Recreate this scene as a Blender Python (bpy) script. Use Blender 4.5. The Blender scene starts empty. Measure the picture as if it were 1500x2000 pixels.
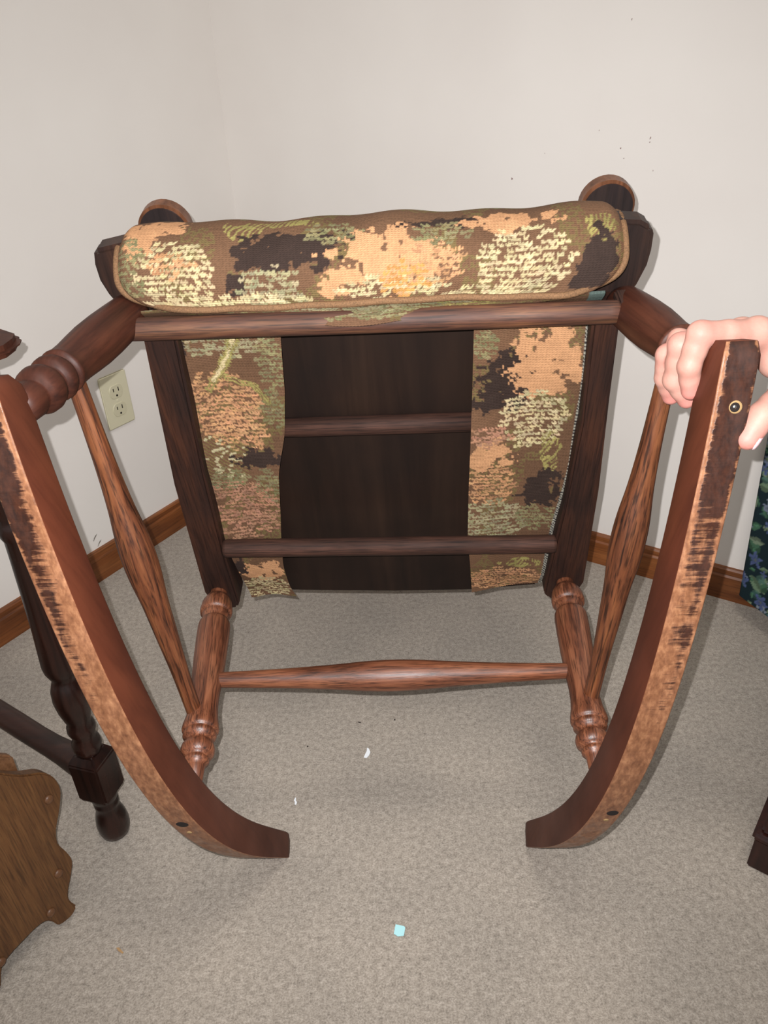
import bpy, bmesh, math, random
import numpy as np
from mathutils import Matrix, Vector
random.seed(7); RNG = np.random.default_rng(7)
S = bpy.context.scene
COL = S.collection
PI = math.pi

# ------------------------------------------------------------------ camera, world, lights, exposure
CAM_H, PITCH, ROLL = 0.96120, 0.541740, 0.041995
cam_d = bpy.data.cameras.new('camera'); cam = bpy.data.objects.new('camera', cam_d); COL.objects.link(cam)
fwd = Vector((0, math.cos(PITCH), -math.sin(PITCH))); rgt = Vector((1, 0, 0)); dwn = fwd.cross(rgt)
r2 = rgt * math.cos(ROLL) + dwn * math.sin(ROLL); d2 = -rgt * math.sin(ROLL) + dwn * math.cos(ROLL)
cam.matrix_world = Matrix(((r2.x, -d2.x, -fwd.x, 0), (r2.y, -d2.y, -fwd.y, 0), (r2.z, -d2.z, -fwd.z, CAM_H), (0, 0, 0, 1)))
cam_d.sensor_fit = 'VERTICAL'; cam_d.sensor_height = 24.0; cam_d.lens = 24.0 * 1500 / 2000
cam_d.clip_start = 0.01
S.camera = cam

W = bpy.data.worlds.new('world'); S.world = W; W.use_nodes = True
W.node_tree.nodes['Background'].inputs[0].default_value = (1.0, 0.985, 0.98, 1)
W.node_tree.nodes['Background'].inputs[1].default_value = 0.475

fl = bpy.data.lights.new('phone_flash', 'SPOT'); fl.spot_size = math.radians(106); fl.spot_blend = 1.0; fl.energy = 50; fl.color = (1.0, 0.99, 1.0); fl.shadow_soft_size = 0.0018
flo = bpy.data.objects.new('phone_flash', fl); COL.objects.link(flo)
flo.matrix_world = cam.matrix_world.copy(); flo.location = Vector((0, 0, CAM_H)) - r2 * 0.0145 - d2 * 0.0150
cl = bpy.data.lights.new('ceiling_lamp_light', 'AREA'); cl.shape = 'DISK'; cl.size = 0.45; cl.energy = 12; cl.color = (1.0, 0.95, 0.88)
clo = bpy.data.objects.new('ceiling_lamp_light', cl); COL.objects.link(clo); clo.location = (0.15, 0.10, 2.42)
S.view_settings.view_transform = 'Standard'; S.view_settings.look = 'None'
S.view_settings.exposure = 0.13; S.view_settings.gamma = 1.0; S.view_settings.use_curve_mapping = False

# ------------------------------------------------------------------ helpers
def lin(c):
    return tuple(((v / 255) / 12.92 if v / 255 <= .04045 else ((v / 255 + .055) / 1.055) ** 2.4) for v in c)
def rgba(c): return (*lin(c), 1)

def tag(o, label=None, cat=None, group=None, kind=None):
    if label: o['label'] = label
    if cat: o['category'] = cat
    if group: o['group'] = group
    if kind: o['kind'] = kind
    return o
def empty(name, loc=(0, 0, 0)):
    o = bpy.data.objects.new(name, None); COL.objects.link(o); o.location = loc; o.empty_display_size = .05
    return o
def link(name, me, mat=None, parent=None, smooth=True, M=None):
    o = bpy.data.objects.new(name, me); COL.objects.link(o)
    if mat is not None:
        for m in (mat if isinstance(mat, (list, tuple)) else [mat]): me.materials.append(m)
    if parent is not None: o.parent = parent
    if M is not None: o.matrix_basis = M
    if smooth and len(me.polygons): me.polygons.foreach_set('use_smooth', [True] * len(me.polygons))
    return o
def mesh(name, v, f):
    me = bpy.data.meshes.new(name); me.from_pydata([tuple(map(float, p)) for p in v], [], f); me.update(); return me
def frame(A, B):
    A, B = Vector(A), Vector(B); z = (B - A).normalized()
    x = Vector((0, 0, 1)).cross(z)
    if x.length < 1e-4: x = Vector((1, 0, 0))
    x.normalize(); y = z.cross(x)
    return Matrix(((x.x, y.x, z.x, A.x), (x.y, y.y, z.y, A.y), (x.z, y.z, z.z, A.z), (0, 0, 0, 1)))
def lathe(name, prof, A, B, mat, parent, n=28, smooth_steps=True):
    """prof: (fraction along A->B, radius); turned piece whose own Z axis runs A->B"""
    Ln = (Vector(B) - Vector(A)).length
    v, f = [], []
    for t, r in prof:
        for k in range(n):
            a = 2 * PI * k / n; v.append((r * math.cos(a), r * math.sin(a), t * Ln))
    m = len(prof)
    for i in range(m - 1):
        for k in range(n):
            f.append((i * n + k, i * n + (k + 1) % n, (i + 1) * n + (k + 1) % n, (i + 1) * n + k))
    f.append(tuple(reversed(range(n)))); f.append(tuple((m - 1) * n + k for k in range(n)))
    return link(name, mesh(name, v, f), mat, parent, True, frame(A, B))
def spline(pts, sub=6):
    """Catmull-Rom through profile points"""
    P = [pts[0]] + list(pts) + [pts[-1]]; out = []
    for i in range(1, len(P) - 2):
        for s in range(sub):
            u = s / sub; p0, p1, p2, p3 = P[i - 1], P[i], P[i + 1], P[i + 2]
            out.append(tuple(.5 * (2 * b + (c - a) * u + (2 * a - 5 * b + 4 * c - d) * u * u + (-a + 3 * b - 3 * c + d) * u ** 3) for a, b, c, d in zip(p0, p1, p2, p3)))
    out.append(tuple(pts[-1])); return out
def slab(name, pts, d0, d1, mat, parent, bev=.003, M=None, seg=2):
    """outline pts (a,b) extruded along c from d0 to d1, edges bevelled"""
    bm = bmesh.new(); vs = [bm.verts.new((a, b, d0)) for a, b in pts]
    fc = bm.faces.new(vs); r = bmesh.ops.extrude_face_region(bm, geom=[fc])
    bmesh.ops.translate(bm, vec=(0, 0, d1 - d0), verts=[g for g in r['geom'] if isinstance(g, bmesh.types.BMVert)])
    bmesh.ops.recalc_face_normals(bm, faces=bm.faces)
    if bev: bmesh.ops.bevel(bm, geom=[e for e in bm.edges if len(e.link_faces) == 2 and e.calc_face_angle(0) > .6], offset=bev, segments=seg, affect='EDGES', clamp_overlap=True)
    bmesh.ops.triangulate(bm, faces=[q for q in bm.faces if len(q.verts) > 4])
    me = bpy.data.meshes.new(name); bm.to_mesh(me); bm.free()
    o = link(name, me, mat, parent, False, M)
    return o
def box(name, lo, hi, mat, parent, bev=.002, M=None):
    return slab(name, [(lo[0], lo[1]), (hi[0], lo[1]), (hi[0], hi[1]), (lo[0], hi[1])], lo[2], hi[2], mat, parent, bev, M)
def tube(name, path, r, mat, parent, n=10, M=None):
    P = [Vector(p) for p in path]; v, f = [], []
    rr = r if isinstance(r, (list, tuple)) else [r] * len(P)
    up = Vector((0, 0, 1))
    for i, p in enumerate(P):
        t = (P[min(i + 1, len(P) - 1)] - P[max(i - 1, 0)]).normalized()
        x = up.cross(t)
        if x.length < .05: x = Vector((1, 0, 0)).cross(t)
        x.normalize(); y = t.cross(x)
        for k in range(n):
            a = 2 * PI * k / n; v.append(p + (x * math.cos(a) + y * math.sin(a)) * rr[i])
    for i in range(len(P) - 1):
        for k in range(n): f.append((i * n + k, i * n + (k + 1) % n, (i + 1) * n + (k + 1) % n, (i + 1) * n + k))
    f.append(tuple(reversed(range(n)))); f.append(tuple((len(P) - 1) * n + k for k in range(n)))
    return link(name, mesh(name, v, f), mat, parent, True, M)

# ------------------------------------------------------------------ materials
class N:
    def __init__(s, name):
        s.m = bpy.data.materials.new(name); s.m.use_nodes = True; s.t = s.m.node_tree; s.b = s.t.nodes['Principled BSDF']
    def n(s, ty, **kw):
        x = s.t.nodes.new(ty)
        for k, v in kw.items():
            if k in x.inputs.keys(): 
                if hasattr(v, 'is_output'): s.t.links.new(v, x.inputs[k])
                else: x.inputs[k].default_value = v
            else: setattr(x, k, v)
        return x
    def l(s, a, b): s.t.links.new(a, b)
    def coords(s, sc=(1, 1, 1), kind='Object', rot=(0, 0, 0)):
        c = s.n('ShaderNodeTexCoord'); m = s.n('ShaderNodeMapping'); s.l(c.outputs[kind], m.inputs[0])
        m.inputs['Scale'].default_value = sc; m.inputs['Rotation'].default_value = rot; return m.outputs[0]
    def noise(s, vec, scale=1, detail=4, rough=.55, dist=0):
        x = s.n('ShaderNodeTexNoise', Scale=scale, Detail=detail, Roughness=rough, Distortion=dist); s.l(vec, x.inputs['Vector']); return x.outputs['Fac']
    def ramp(s, fac, stops):
        x = s.n('ShaderNodeValToRGB'); e = x.color_ramp.elements
        while len(e) < len(stops): e.new(.5)
        for q, (p, c) in zip(e, stops): q.position = p; q.color = c if len(c) == 4 else (*c, 1)
        s.l(fac, x.inputs[0]); return x.outputs[0]
    def mix(s, fac, a, b, mode='MIX'):
        x = s.n('ShaderNodeMix', data_type='RGBA', blend_type=mode)
        for v, i in ((fac, 0), (a, 6), (b, 7)):
            if hasattr(v, 'is_output'): s.l(v, x.inputs[i])
            else: x.inputs[i].default_value = v
        return x.outputs[2]
    def math(s, op, a, b=0.0, clamp=False):
        x = s.n('ShaderNodeMath', operation=op, use_clamp=clamp)
        for v, i in ((a, 0), (b, 1)):
            if hasattr(v, 'is_output'): s.l(v, x.inputs[i])
            else: x.inputs[i].default_value = v
        return x.outputs[0]
    def bump(s, h, strength=.3, dist=.001):
        x = s.n('ShaderNodeBump', Strength=strength, Distance=dist); s.l(h, x.inputs['Height']); s.l(x.outputs[0], s.b.inputs['Normal']); return x
    def out(s, col, rough=.5, spec=.4):
        if hasattr(col, 'is_output'): s.l(col, s.b.inputs['Base Color'])
        else: s.b.inputs['Base Color'].default_value = col
        if hasattr(rough, 'is_output'): s.l(rough, s.b.inputs['Roughness'])
        else: s.b.inputs['Roughness'].default_value = rough
        s.b.inputs['Specular IOR Level'].default_value = spec; return s.m

def plain(name, c, rough=.5, spec=.4, metal=0):
    a = N(name); m = a.out(rgba(c), rough, spec); a.b.inputs['Metallic'].default_value = metal; return m

def wood(name, lo, mid, hi, axis='z', rough=.42, fine=230, coarse=22, streak=.55, bump=.25, spec=.45):
    """stained wood with grain stretched along the piece's own axis"""
    a = N(name)
    def sc(across, along): return {'z': (across, across, along), 'y': (across, along, across), 'x': (along, across, across)}[axis]
    g1 = a.noise(a.coords(sc(coarse * 4, coarse * .35)), 1, 5, .6, .6)
    g2 = a.noise(a.coords(sc(fine * 2.2, fine * .09)), 1, 3, .6)
    g3 = a.noise(a.coords((9, 9, 9)), 1, 3, .5)
    base = a.ramp(g1, [(.28, rgba(lo)), (.47, rgba(mid)), (.70, rgba(hi))])
    pore = a.ramp(g2, [(.36, (1 - streak,) * 3), (.52, (1, 1, 1))])
    col = a.mix(1.0, base, pore, 'MULTIPLY')
    blot = a.ramp(g3, [(.3, (.72, .70, .68)), (.65, (1.12, 1.1, 1.08))])
    col = a.mix(1.0, col, blot, 'MULTIPLY')
    a.bump(g2, bump, .0006)
    r = a.ramp(g3, [(.3, (rough + .10,) * 3), (.7, (rough - .08,) * 3)])
    return a.out(col, r, spec)

M_oak = wood('stained_oak', (58, 32, 22), (106, 62, 42), (138, 88, 62), 'z', .40, 260, 26, .62, .4)
M_oak_s = wood('stained_oak_spindle', (46, 25, 16), (98, 55, 33), (124, 76, 46), 'z', .42, 190, 30, .74, .4)
M_leg = wood('dark_stained_leg', (44, 23, 17), (66, 35, 25), (84, 47, 33), 'z', .46, 120, 14, .22, .12, .22)
M_rung = wood('rung_wood', (48, 28, 21), (78, 47, 34), (104, 68, 44), 'z', .62, 230, 24, .6)
M_rung_d = wood('dark_rung_wood', (42, 25, 20), (58, 37, 29), (78, 51, 41), 'z', .7, 230, 24, .55, .25, .25)
M_rail = wood('dark_frame_wood', (32, 19, 15), (44, 26, 20), (64, 37, 25), 'y', .6, 200, 16, .45, .25, .25)
M_panel = wood('seat_board_wood', (24, 16, 12), (31, 20, 15), (40, 27, 20), 'y', .6, 60, 5, .12, .08, .2)
M_scroll = wood('scroll_board_wood', (30, 20, 18), (42, 27, 22), (62, 40, 30), 'y', .45, 120, 10, .3)
M_rock = wood('rocker_side_finish', (72, 36, 25), (82, 42, 28), (96, 51, 34), 'y', .52, 90, 4, .12, .06, .18)
M_tabl = wood('near_black_turned_wood', (18, 9, 7), (32, 16, 12), (48, 25, 18), 'z', .26, 120, 10, .3, .1)
M_tabx = wood('near_black_wood_flat', (28, 14, 11), (42, 22, 17), (58, 32, 24), 'x', .34, 120, 10, .3, .1)
M_stand = wood('light_oak_board', (76, 47, 24), (92, 60, 32), (106, 72, 40), 'y', .42, 230, 34, .40, .25)
M_plug = wood('oak_plug', (82, 54, 34), (102, 69, 45), (122, 88, 62), 'z', .36, 120, 10, .25, .1)
M_base_x = wood('baseboard_oak', (96, 52, 24), (122, 70, 34), (140, 86, 46), 'x', .42, 150, 10, .35, .15)
M_cab = wood('dark_red_cabinet_wood', (28, 13, 11), (46, 22, 18), (66, 32, 24), 'z', .30, 100, 8, .3, .1)
M_black = plain('dark_hole', (24, 15, 12), .9)
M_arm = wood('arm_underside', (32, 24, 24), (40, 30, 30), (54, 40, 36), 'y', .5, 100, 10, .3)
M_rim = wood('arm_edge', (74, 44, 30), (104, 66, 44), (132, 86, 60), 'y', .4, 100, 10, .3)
M_steel = plain('screw_steel', (140, 140, 136), .35, .5, 1)
M_raw = plain('raw_wood_ring', (150, 122, 82), .7)

def worn_mat():
    """underside of the rockers: finish rubbed off, dark remnants in cross scratches, flaked edges"""
    a = N('worn_rocker_underside')
    c = a.n('ShaderNodeTexCoord'); sep = a.n('ShaderNodeSeparateXYZ'); a.l(c.outputs['Object'], sep.inputs[0])
    y = sep.outputs[1]
    wear = a.n('ShaderNodeAttribute', attribute_name='edge').outputs['Fac']
    tr = a.noise(a.coords((24, 260, 24)), 1, 5, .65, .3)          # cross scratches
    bl = a.noise(a.coords((70, 26, 40)), 1, 5, .6, .5)
    fine = a.noise(a.coords((240, 90, 240)), 1, 4, .6)
    band = a.ramp(y, [(.0, (.0,) * 3), (.08, (.05,) * 3), (.20, (.34,) * 3), (.29, (.60,) * 3), (.33, (.92,) * 3), (.42, (1,) * 3)])
    k = a.math('ADD', a.math('MULTIPLY', tr, .9), a.math('MULTIPLY', bl, .7))
    k = a.math('ADD', k, a.math('MULTIPLY', band, .62)); k = a.math('SUBTRACT', k, a.math('MULTIPLY', wear, .62))
    mask = a.ramp(a.math('SUBTRACT', k, .62), [(.34, (0, 0, 0)), (.50, (1, 1, 1))])
    bare = a.ramp(fine, [(.25, rgba((96, 62, 44))), (.5, rgba((130, 89, 64))), (.8, rgba((166, 122, 90)))])
    warm = a.ramp(bl, [(.3, (.82, .76, .70)), (.7, (1.1, 1.06, 1.0))])
    bare = a.mix(1, bare, warm, 'MULTIPLY')
    dark = a.ramp(fine, [(.3, rgba((36, 18, 12))), (.7, rgba((62, 33, 21)))])
    col = a.mix(mask, bare, dark)
    a.bump(a.math('ADD', mask, tr), .35, .0007)
    r = a.ramp(bl, [(.35, (.28,) * 3), (.6, (.55,) * 3)])
    return a.out(col, r, .4)
M_worn = worn_mat()

def tapestry_mat():
    a = N('woven_tapestry')
    col = a.n('ShaderNodeVertexColor', layer_name='Col').outputs[0]
    c = a.n('ShaderNodeTexCoord'); sep = a.n('ShaderNodeSeparateXYZ'); a.l(c.outputs['UV'], sep.inputs[0])
    u, v = sep.outputs[0], sep.outputs[1]
    w1 = a.math('SINE', a.math('MULTIPLY', v, 2 * PI / .0021)); w2 = a.math('SINE', a.math('MULTIPLY', u, 2 * PI / .0016))
    ph = a.math('SINE', a.math('ADD', a.math('MULTIPLY', v, 2 * PI / .0021), a.math('MULTIPLY', u, 2 * PI / .0032)))
    wv = a.math('ADD', a.math('MULTIPLY', w1, .6), a.math('MULTIPLY', ph, .4))
    n1 = a.noise(a.coords((900, 900, 900)), 1, 2)
    sh = a.math('ADD', a.math('MULTIPLY', wv, .16), a.math('ADD', a.math('MULTIPLY', n1, .5), .72))
    g = a.n('ShaderNodeCombineXYZ'); [a.l(sh, g.inputs[i]) for i in range(3)]
    cc = a.mix(1, col, g.outputs[0], 'MULTIPLY')
    a.bump(wv, .5, .0005)
    m = a.out(cc, .85, .2); 
    return m
M_tap = tapestry_mat()
def fabric_plain(name, c, s=700):
    a = N(name); n1 = a.noise(a.coords((s, s, s)), 1, 2)
    a.bump(n1, .4, .0005)
    return a.out(a.ramp(n1, [(.3, rgba([v * .75 for v in c])), (.7, rgba(c))]), .85, .2)
M_pipe = fabric_plain('tan_piping_cloth', (128, 96, 68))
M_thread = fabric_plain('white_thread', (214, 208, 190))
M_dust = fabric_plain('dusty_green_cloth', (84, 96, 88), 260)

def carpet_mat():
    a = N('beige_cut_pile_carpet')
    n1 = a.noise(a.coords((420, 420, 420)), 1, 3, .7); n2 = a.noise(a.coords((130, 130, 130)), 1, 4, .65); n3 = a.noise(a.coords((7, 7, 7)), 1, 3, .5)
    k = a.math('ADD', a.math('MULTIPLY', n1, .55), a.math('MULTIPLY', n2, .45))
    col = a.ramp(k, [(.30, rgba((112, 104, 94))), (.5, rgba((166, 156, 144))), (.72, rgba((206, 196, 184)))])
    col = a.mix(1, col, a.ramp(n3, [(.3, (.90, .90, .90)), (.7, (1.05, 1.04, 1.03))]), 'MULTIPLY')
    a.bump(k, .9, .004)
    m = a.out(col, .95, .1); a.b.inputs['Sheen Weight'].default_value = .2; return m
M_carpet = carpet_mat()
def wall_mat():
    a = N('cream_wall_paint')
    n1 = a.noise(a.coords((260, 260, 260)), 1, 2); n2 = a.noise(a.coords((3, 3, 3)), 1, 3)
    a.bump(n1, .12, .0006)
    return a.out(a.ramp(n2, [(.3, rgba((226, 220, 214))), (.7, rgba((232, 227, 221)))]), .7, .25)
M_wall = wall_mat()
M_scuff = plain('scuff_grey', (128, 120, 112), .8)
M_speck = plain('speck_brown', (140, 114, 110), .8)

# ------------------------------------------------------------------ room shell
ANG = .99533873
CX, CY = -.30843315, 1.85283665
DL = Vector((-math.cos(ANG), -math.sin(ANG), 0)); DR = Vector((math.sin(ANG), -math.cos(ANG), 0))
C0 = Vector((CX, CY, 0))
fl_o = link('floor', mesh('floor', [(-3.2, -1.8, 0), (3.2, -1.8, 0), (3.2, 3.0, 0), (-3.2, 3.0, 0), (-3.2, -1.8, -.1), (3.2, -1.8, -.1), (3.2, 3.0, -.1), (-3.2, 3.0, -.1)],
      [(0, 1, 2, 3), (7, 6, 5, 4), (0, 4, 5, 1), (1, 5, 6, 2), (2, 6, 7, 3), (3, 7, 4, 0)]), M_carpet, None, False)
tag(fl_o, 'beige cut-pile carpet floor', None, None, 'structure')
def wall_frame(d, inn):      # local x along wall from the corner, y into the room, z up
    return Matrix(((d.x, inn.x, 0, C0.x), (d.y, inn.y, 0, C0.y), (0, 0, 1, 0), (0, 0, 0, 1)))
ML, MR = wall_frame(DL, DR), wall_frame(DR, DL)
wl = box('wall_left', (-.1, -.1, 0), (2.6, 0, 2.5), M_wall, None, 0, ML); tag(wl, 'cream painted wall left of the corner', None, None, 'structure')
wr = box('wall_right', (0, -.1, 0), (2.6, 0, 2.5), M_wall, None, 0, MR); tag(wr, 'cream painted wall right of the corner', None, None, 'structure')
BH = .0702
def baseboard(name, M, x0, label):
    pts = [(0, 0), (.012, 0), (.012, BH * .74), (.0095, BH * .80), (.0095, BH * .95), (.007, BH), (0, BH)]
    v, f = [], []
    for x in (x0, 2.6):
        for y, z in pts: v.append((x, y, z))
    n = len(pts)
    for i in range(n): f.append((i, (i + 1) % n, n + (i + 1) % n, n + i))
    f += [tuple(reversed(range(n))), tuple(range(n, 2 * n))]
    o = link(name, mesh(name, v, f), M_base_x, None, False, M); tag(o, label, None, None, 'structure')
baseboard('baseboard_left', ML, 0, 'brown oak baseboard along the left wall')
baseboard('baseboard_right', MR, .012, 'brown oak baseboard along the right wall')

def mark(name, M, parent, x, z, w, h, rot, mat):
    n = 9; v = []; 
    for k in range(n):
        a = 2 * PI * k / n; rr = 1 + .3 * math.sin(3 * a + x * 50)
        px, pz = w * math.cos(a) * rr, h * math.sin(a) * rr
        v.append((x + px * math.cos(rot) - pz * math.sin(rot), .0006, z + px * math.sin(rot) + pz * math.cos(rot)))
    v.append((x, .0011, z))
    o = link(name, mesh(name, v, [(k, (k + 1) % n, n) for k in range(n)]), mat, parent, True)
for x, z, w, h, r in [(.672, .754, .0022, .0030, .2), (.862, .808, .0018, .0018, 0), (.908, .824, .0012, .0034, -.3), (.908, .818, .0022, .001, .3), (.857, .987, .001, .0024, -.2), (.823, .834, .0008, .0016, 0), (.869, .793, .0016, .0008, .2), (.731, .797, .0007, .0018, 0), (.919, .776, .0007, .0022, .1)]:
    mark('wall_speck', MR, wr, x, z, w * .62, h * .62, r, M_speck)
for x, z, w, h, r in [(.563, .0975, .0085, .0016, -.75), (.556, .080, .008, .0014, -.75)]:
    mark('wall_scuff', ML, wl, x, z, w, h, r, M_scuff)

# electrical outlet on the left wall
def outlet():
    M_pl = plain('ivory_plastic', (206, 200, 172), .35, .5); M_rc = plain('ivory_receptacle', (198, 192, 164), .35, .5)
    root = empty('electrical_outlet'); root.matrix_basis = ML @ Matrix.Translation((.43199546, 0, .36183591))
    tag(root, 'ivory duplex electrical outlet plate on the left wall', 'outlet')
    R = Matrix(((1, 0, 0, 0), (0, 0, 1, 0), (0, 1, 0, 0), (0, 0, 0, 1)))
    o = slab('cover_plate', [(-.035, -.057), (.035, -.057), (.035, .057), (-.035, .057)], .0004, .0058, M_pl, root, .0035, R, 3)
    for z0 in (.0195, -.0195):
        pts = []
        for k in range(24):
            a = 2 * PI * k / 24; pts.append((.0172 * math.cos(a), z0 + max(-.0140, min(.0140, .0172 * math.sin(a)))))
        rc = slab('receptacle', pts, .0030, .0072, M_rc, root, .0006, R, 1)
        for sx, h in ((-.0063, .0085), (.0063, .0068)):
            slab('slot', [(sx - .0011, z0 + .003 - h / 2 + .001), (sx + .0011, z0 + .003 - h / 2 + .001), (sx + .0011, z0 + .003 + h / 2 + .001), (sx - .0011, z0 + .003 + h / 2 + .001)], .0060, .00735, M_black, rc, 0)
        pts = [(.0024 * math.cos(2 * PI * k / 10), z0 - .0085 + .0024 * math.sin(2 * PI * k / 10)) for k in range(10)]
        slab('ground_hole', pts, .0060, .00735, M_black, rc, 0)
    pts = [(.0030 * math.cos(2 * PI * k / 12), .0030 * math.sin(2 * PI * k / 12)) for k in range(12)]
    slab('plate_screw', pts, .004, .0067, M_pl, root, .0004, R, 1)
outlet()

# ------------------------------------------------------------------ the rocking chair (local x across, y towards its front, z towards its rockers)
chair = empty('rocking_chair')
chair.matrix_basis = Matrix(((.99878836, -.02655689, -.04143123, .00522655), (-.04659026, -.23915376, -.9698633, .81543361), (.01584812, .97061847, -.24010128, .41416772), (0, 0, 0, 1)))
tag(chair, 'old brown wooden rocking chair with tapestry seat, tipped back showing its underside', 'rocking chair')

RK = {-1: dict(b=(.31182, -.2299, -.57553, .57847, -.15022, -1.55496), xr=.21788, s=.1254, k=.01927, q=.00845, f1=.425),
      1: dict(b=(.29667, -.28205, -.66281, .57847, -.15022, -1.55496), xr=.22707, s=.11377, k=.00608, q=.01332, f1=.4124)}
def rk_prof(sd, F):
    u = F - .15; return sum(c * u ** i for i, c in enumerate(RK[sd]['b']))
def rk_hgt(F): return .0438 - .01102 * (F - .15) - .06153 * (F - .15) ** 2
def rk_point(sd, F, lat, up):
    """lat -0.5 inner .. 0.5 outer, up 0 underside .. 1 top"""
    e = 1e-4; sl = (rk_prof(sd, F + e) - rk_prof(sd, F - e)) / (2 * e); L = math.hypot(1, sl)
    h = rk_hgt(F) * up; y = F + sl / L * h; z = rk_prof(sd, F) - h / L
    t = .02812 - .00533 * (F - .15); p = RK[sd]
    x = p['xr'] + p['s'] * y + p['k'] * (z - .3) + p['q'] * (y - .05) ** 2 + lat * t
    return Vector((sd * x, y, z))
def rocker(sd):
    F0, F1 = -.36815, RK[sd]['f1']; n = 96
    st = [F0 + (F1 - F0) * i / n for i in range(n + 1)]
    # section loop: underside densely sampled across, rounded edges
    sec = []
    m = 10
    for i in range(m + 1): sec.append((-.5 + .06 + .88 * i / m, 0.0))
    for a in (30, 60, 90): sec.append((.44 + .06 * math.sin(math.radians(a)), .04 * (1 - math.cos(math.radians(a)))))
    sec += [(.5, .5), (.5, .94), (.47, .985), (.42, 1), (0, 1), (-.42, 1), (-.47, .985), (-.5, .94), (-.5, .5)]
    for a in (90, 60, 30): sec.append((-.44 - .06 * math.sin(math.radians(a)), .04 * (1 - math.cos(math.radians(a)))))
    ns = len(sec); v, f, mi, ed = [], [], [], []
    rf, rb = .019, .014
    for i, F in enumerate(st):
        sf = 1.0; lo = 0.0; hi = 1.0
        df, db = F1 - F, F - F0
        if df < rf: q = 1 - math.sqrt(max(0, 1 - (1 - df / rf) ** 2)); hi = 1 - .32 * q; lo = .10 * q; sf = 1 - .16 * q
        if db < rb: q = 1 - math.sqrt(max(0, 1 - (1 - db / rb) ** 2)); hi = 1 - .30 * q; lo = .02 * q; sf = 1 - .06 * q
        for lat, up in sec:
            p = rk_point(sd, F, lat * sf, lo + (hi - lo) * up); v.append(p)
            edge = max(0, 1 - min(abs(lat + .46), abs(.46 - lat)) / .13) if up < .3 else 0
            inner = lat < 0
            ed.append(edge * (1.0 if inner else .55) + (max(0, 1 - (lat + .5) / .62) * (.75 if sd < 0 else .22) if up < .3 else 0) + (.35 if df < .006 else 0))
    for i in range(n):
        for k in range(ns):
            q = (i * ns + k, i * ns + (k + 1) % ns, (i + 1) * ns + (k + 1) % ns, (i + 1) * ns + k)
            f.append(q if sd > 0 else tuple(reversed(q)))
            mi.append(1 if (k < 12 or k >= ns - 2) else 0)
    c0 = tuple(range(ns)); c1 = tuple(n * ns + k for k in range(ns))
    f += [tuple(reversed(c0)) if sd > 0 else c0, c1 if sd > 0 else tuple(reversed(c1))]; mi += [0, 0]
    me = mesh('rocker', v, f); at = me.attributes.new('edge', 'FLOAT', 'POINT'); at.data.foreach_set('value', ed)
    o = link('rocker', me, [M_rock, M_worn], chair); me.polygons.foreach_set('material_index', mi)
    bm = bmesh.new(); bm.from_mesh(me); bmesh.ops.recalc_face_normals(bm, faces=bm.faces); bm.to_mesh(me); bm.free()
    return o
def ring_prof(r0, r1, h): return None
def disc_on(sd, F, lat, r, name, mat, parent, depth=.0008, sq=1.0, dome=0):
    p = rk_point(sd, F, lat, 0); n = (p - rk_point(sd, F, lat, .05)).normalized()
    return lathe(name, [(0, r), (.6, r), (.9, r * .92), (1, r * .72)] if not dome else [(0, r), (.4, r * .95), (.8, r * .6), (1, r * .15)], p - n * .001, p + n * depth, mat, parent, 18)
for sd in (-1, 1):
    o = rocker(sd); tag(o, 'left rocker, cut by the photo edge, worn underside' if sd < 0 else 'right rocker held by a hand, worn underside')
    if sd > 0:
        h = disc_on(sd, .371, .10, .0050, 'screw_hole', M_raw, o, .0006)
        disc_on(sd, .371, .07, .0039, 'hole_bottom', M_black, o, .0009)
        disc_on(sd, .3712, .06, .0024, 'screw_head', M_steel, o, .0016, dome=1)
        disc_on(sd, -.052, .15, .0062, 'plug_hole', M_black, o, .0005); disc_on(sd, -.071, .10, .0028, 'bare_dot', M_raw, o, .0008)
    else:
        disc_on(sd, -.047, .05, .0066, 'plug_hole', M_black, o, .0005); disc_on(sd, -.071, .10, .0028, 'bare_dot', M_raw, o, .0008)

# rear legs
RL0, RL1 = Vector((-.2372, -.0776, 0)), Vector((-.2087, -.0400, .2873))
RR0, RR1 = Vector((.2296, -.0755, 0)), Vector((.2190, -.0499, .2786))
rear = [(-.03, .0112), (.012, .0115), (.02, .0118), (.034, .0122), (.045, .0160), (.075, .0196), (.118, .0212), (.135, .0206), (.139, .0196), (.143, .0176), (.148, .0176), (.152, .0180), (.168, .0166), (.178, .0158), (.186, .0160), (.188, .0164), (.194, .0184), (.207, .0200), (.228, .0206), (.30, .0206), (.42, .0198), (.54, .0182), (.62, .0168), (.67, .0168), (.72, .0182), (.762, .0206), (.776, .0209), (.784, .0200), (.788, .0180), (.792, .0178), (.798, .0188), (.808, .0188), (.816, .0172), (.826, .0138), (.838, .0150), (.850, .0178), (.868, .0190), (.886, .0182), (.898, .0152), (.904, .0128), (.909, .0130), (.914, .0142), (.924, .0138), (.932, .0112), (.945, .0100), (1.02, .0088)]
lathe('rear_leg', rear, RL0, RL1, M_oak, chair, 32)
lathe('rear_leg', rear, RR0, RR1, M_oak, chair, 32)
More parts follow.
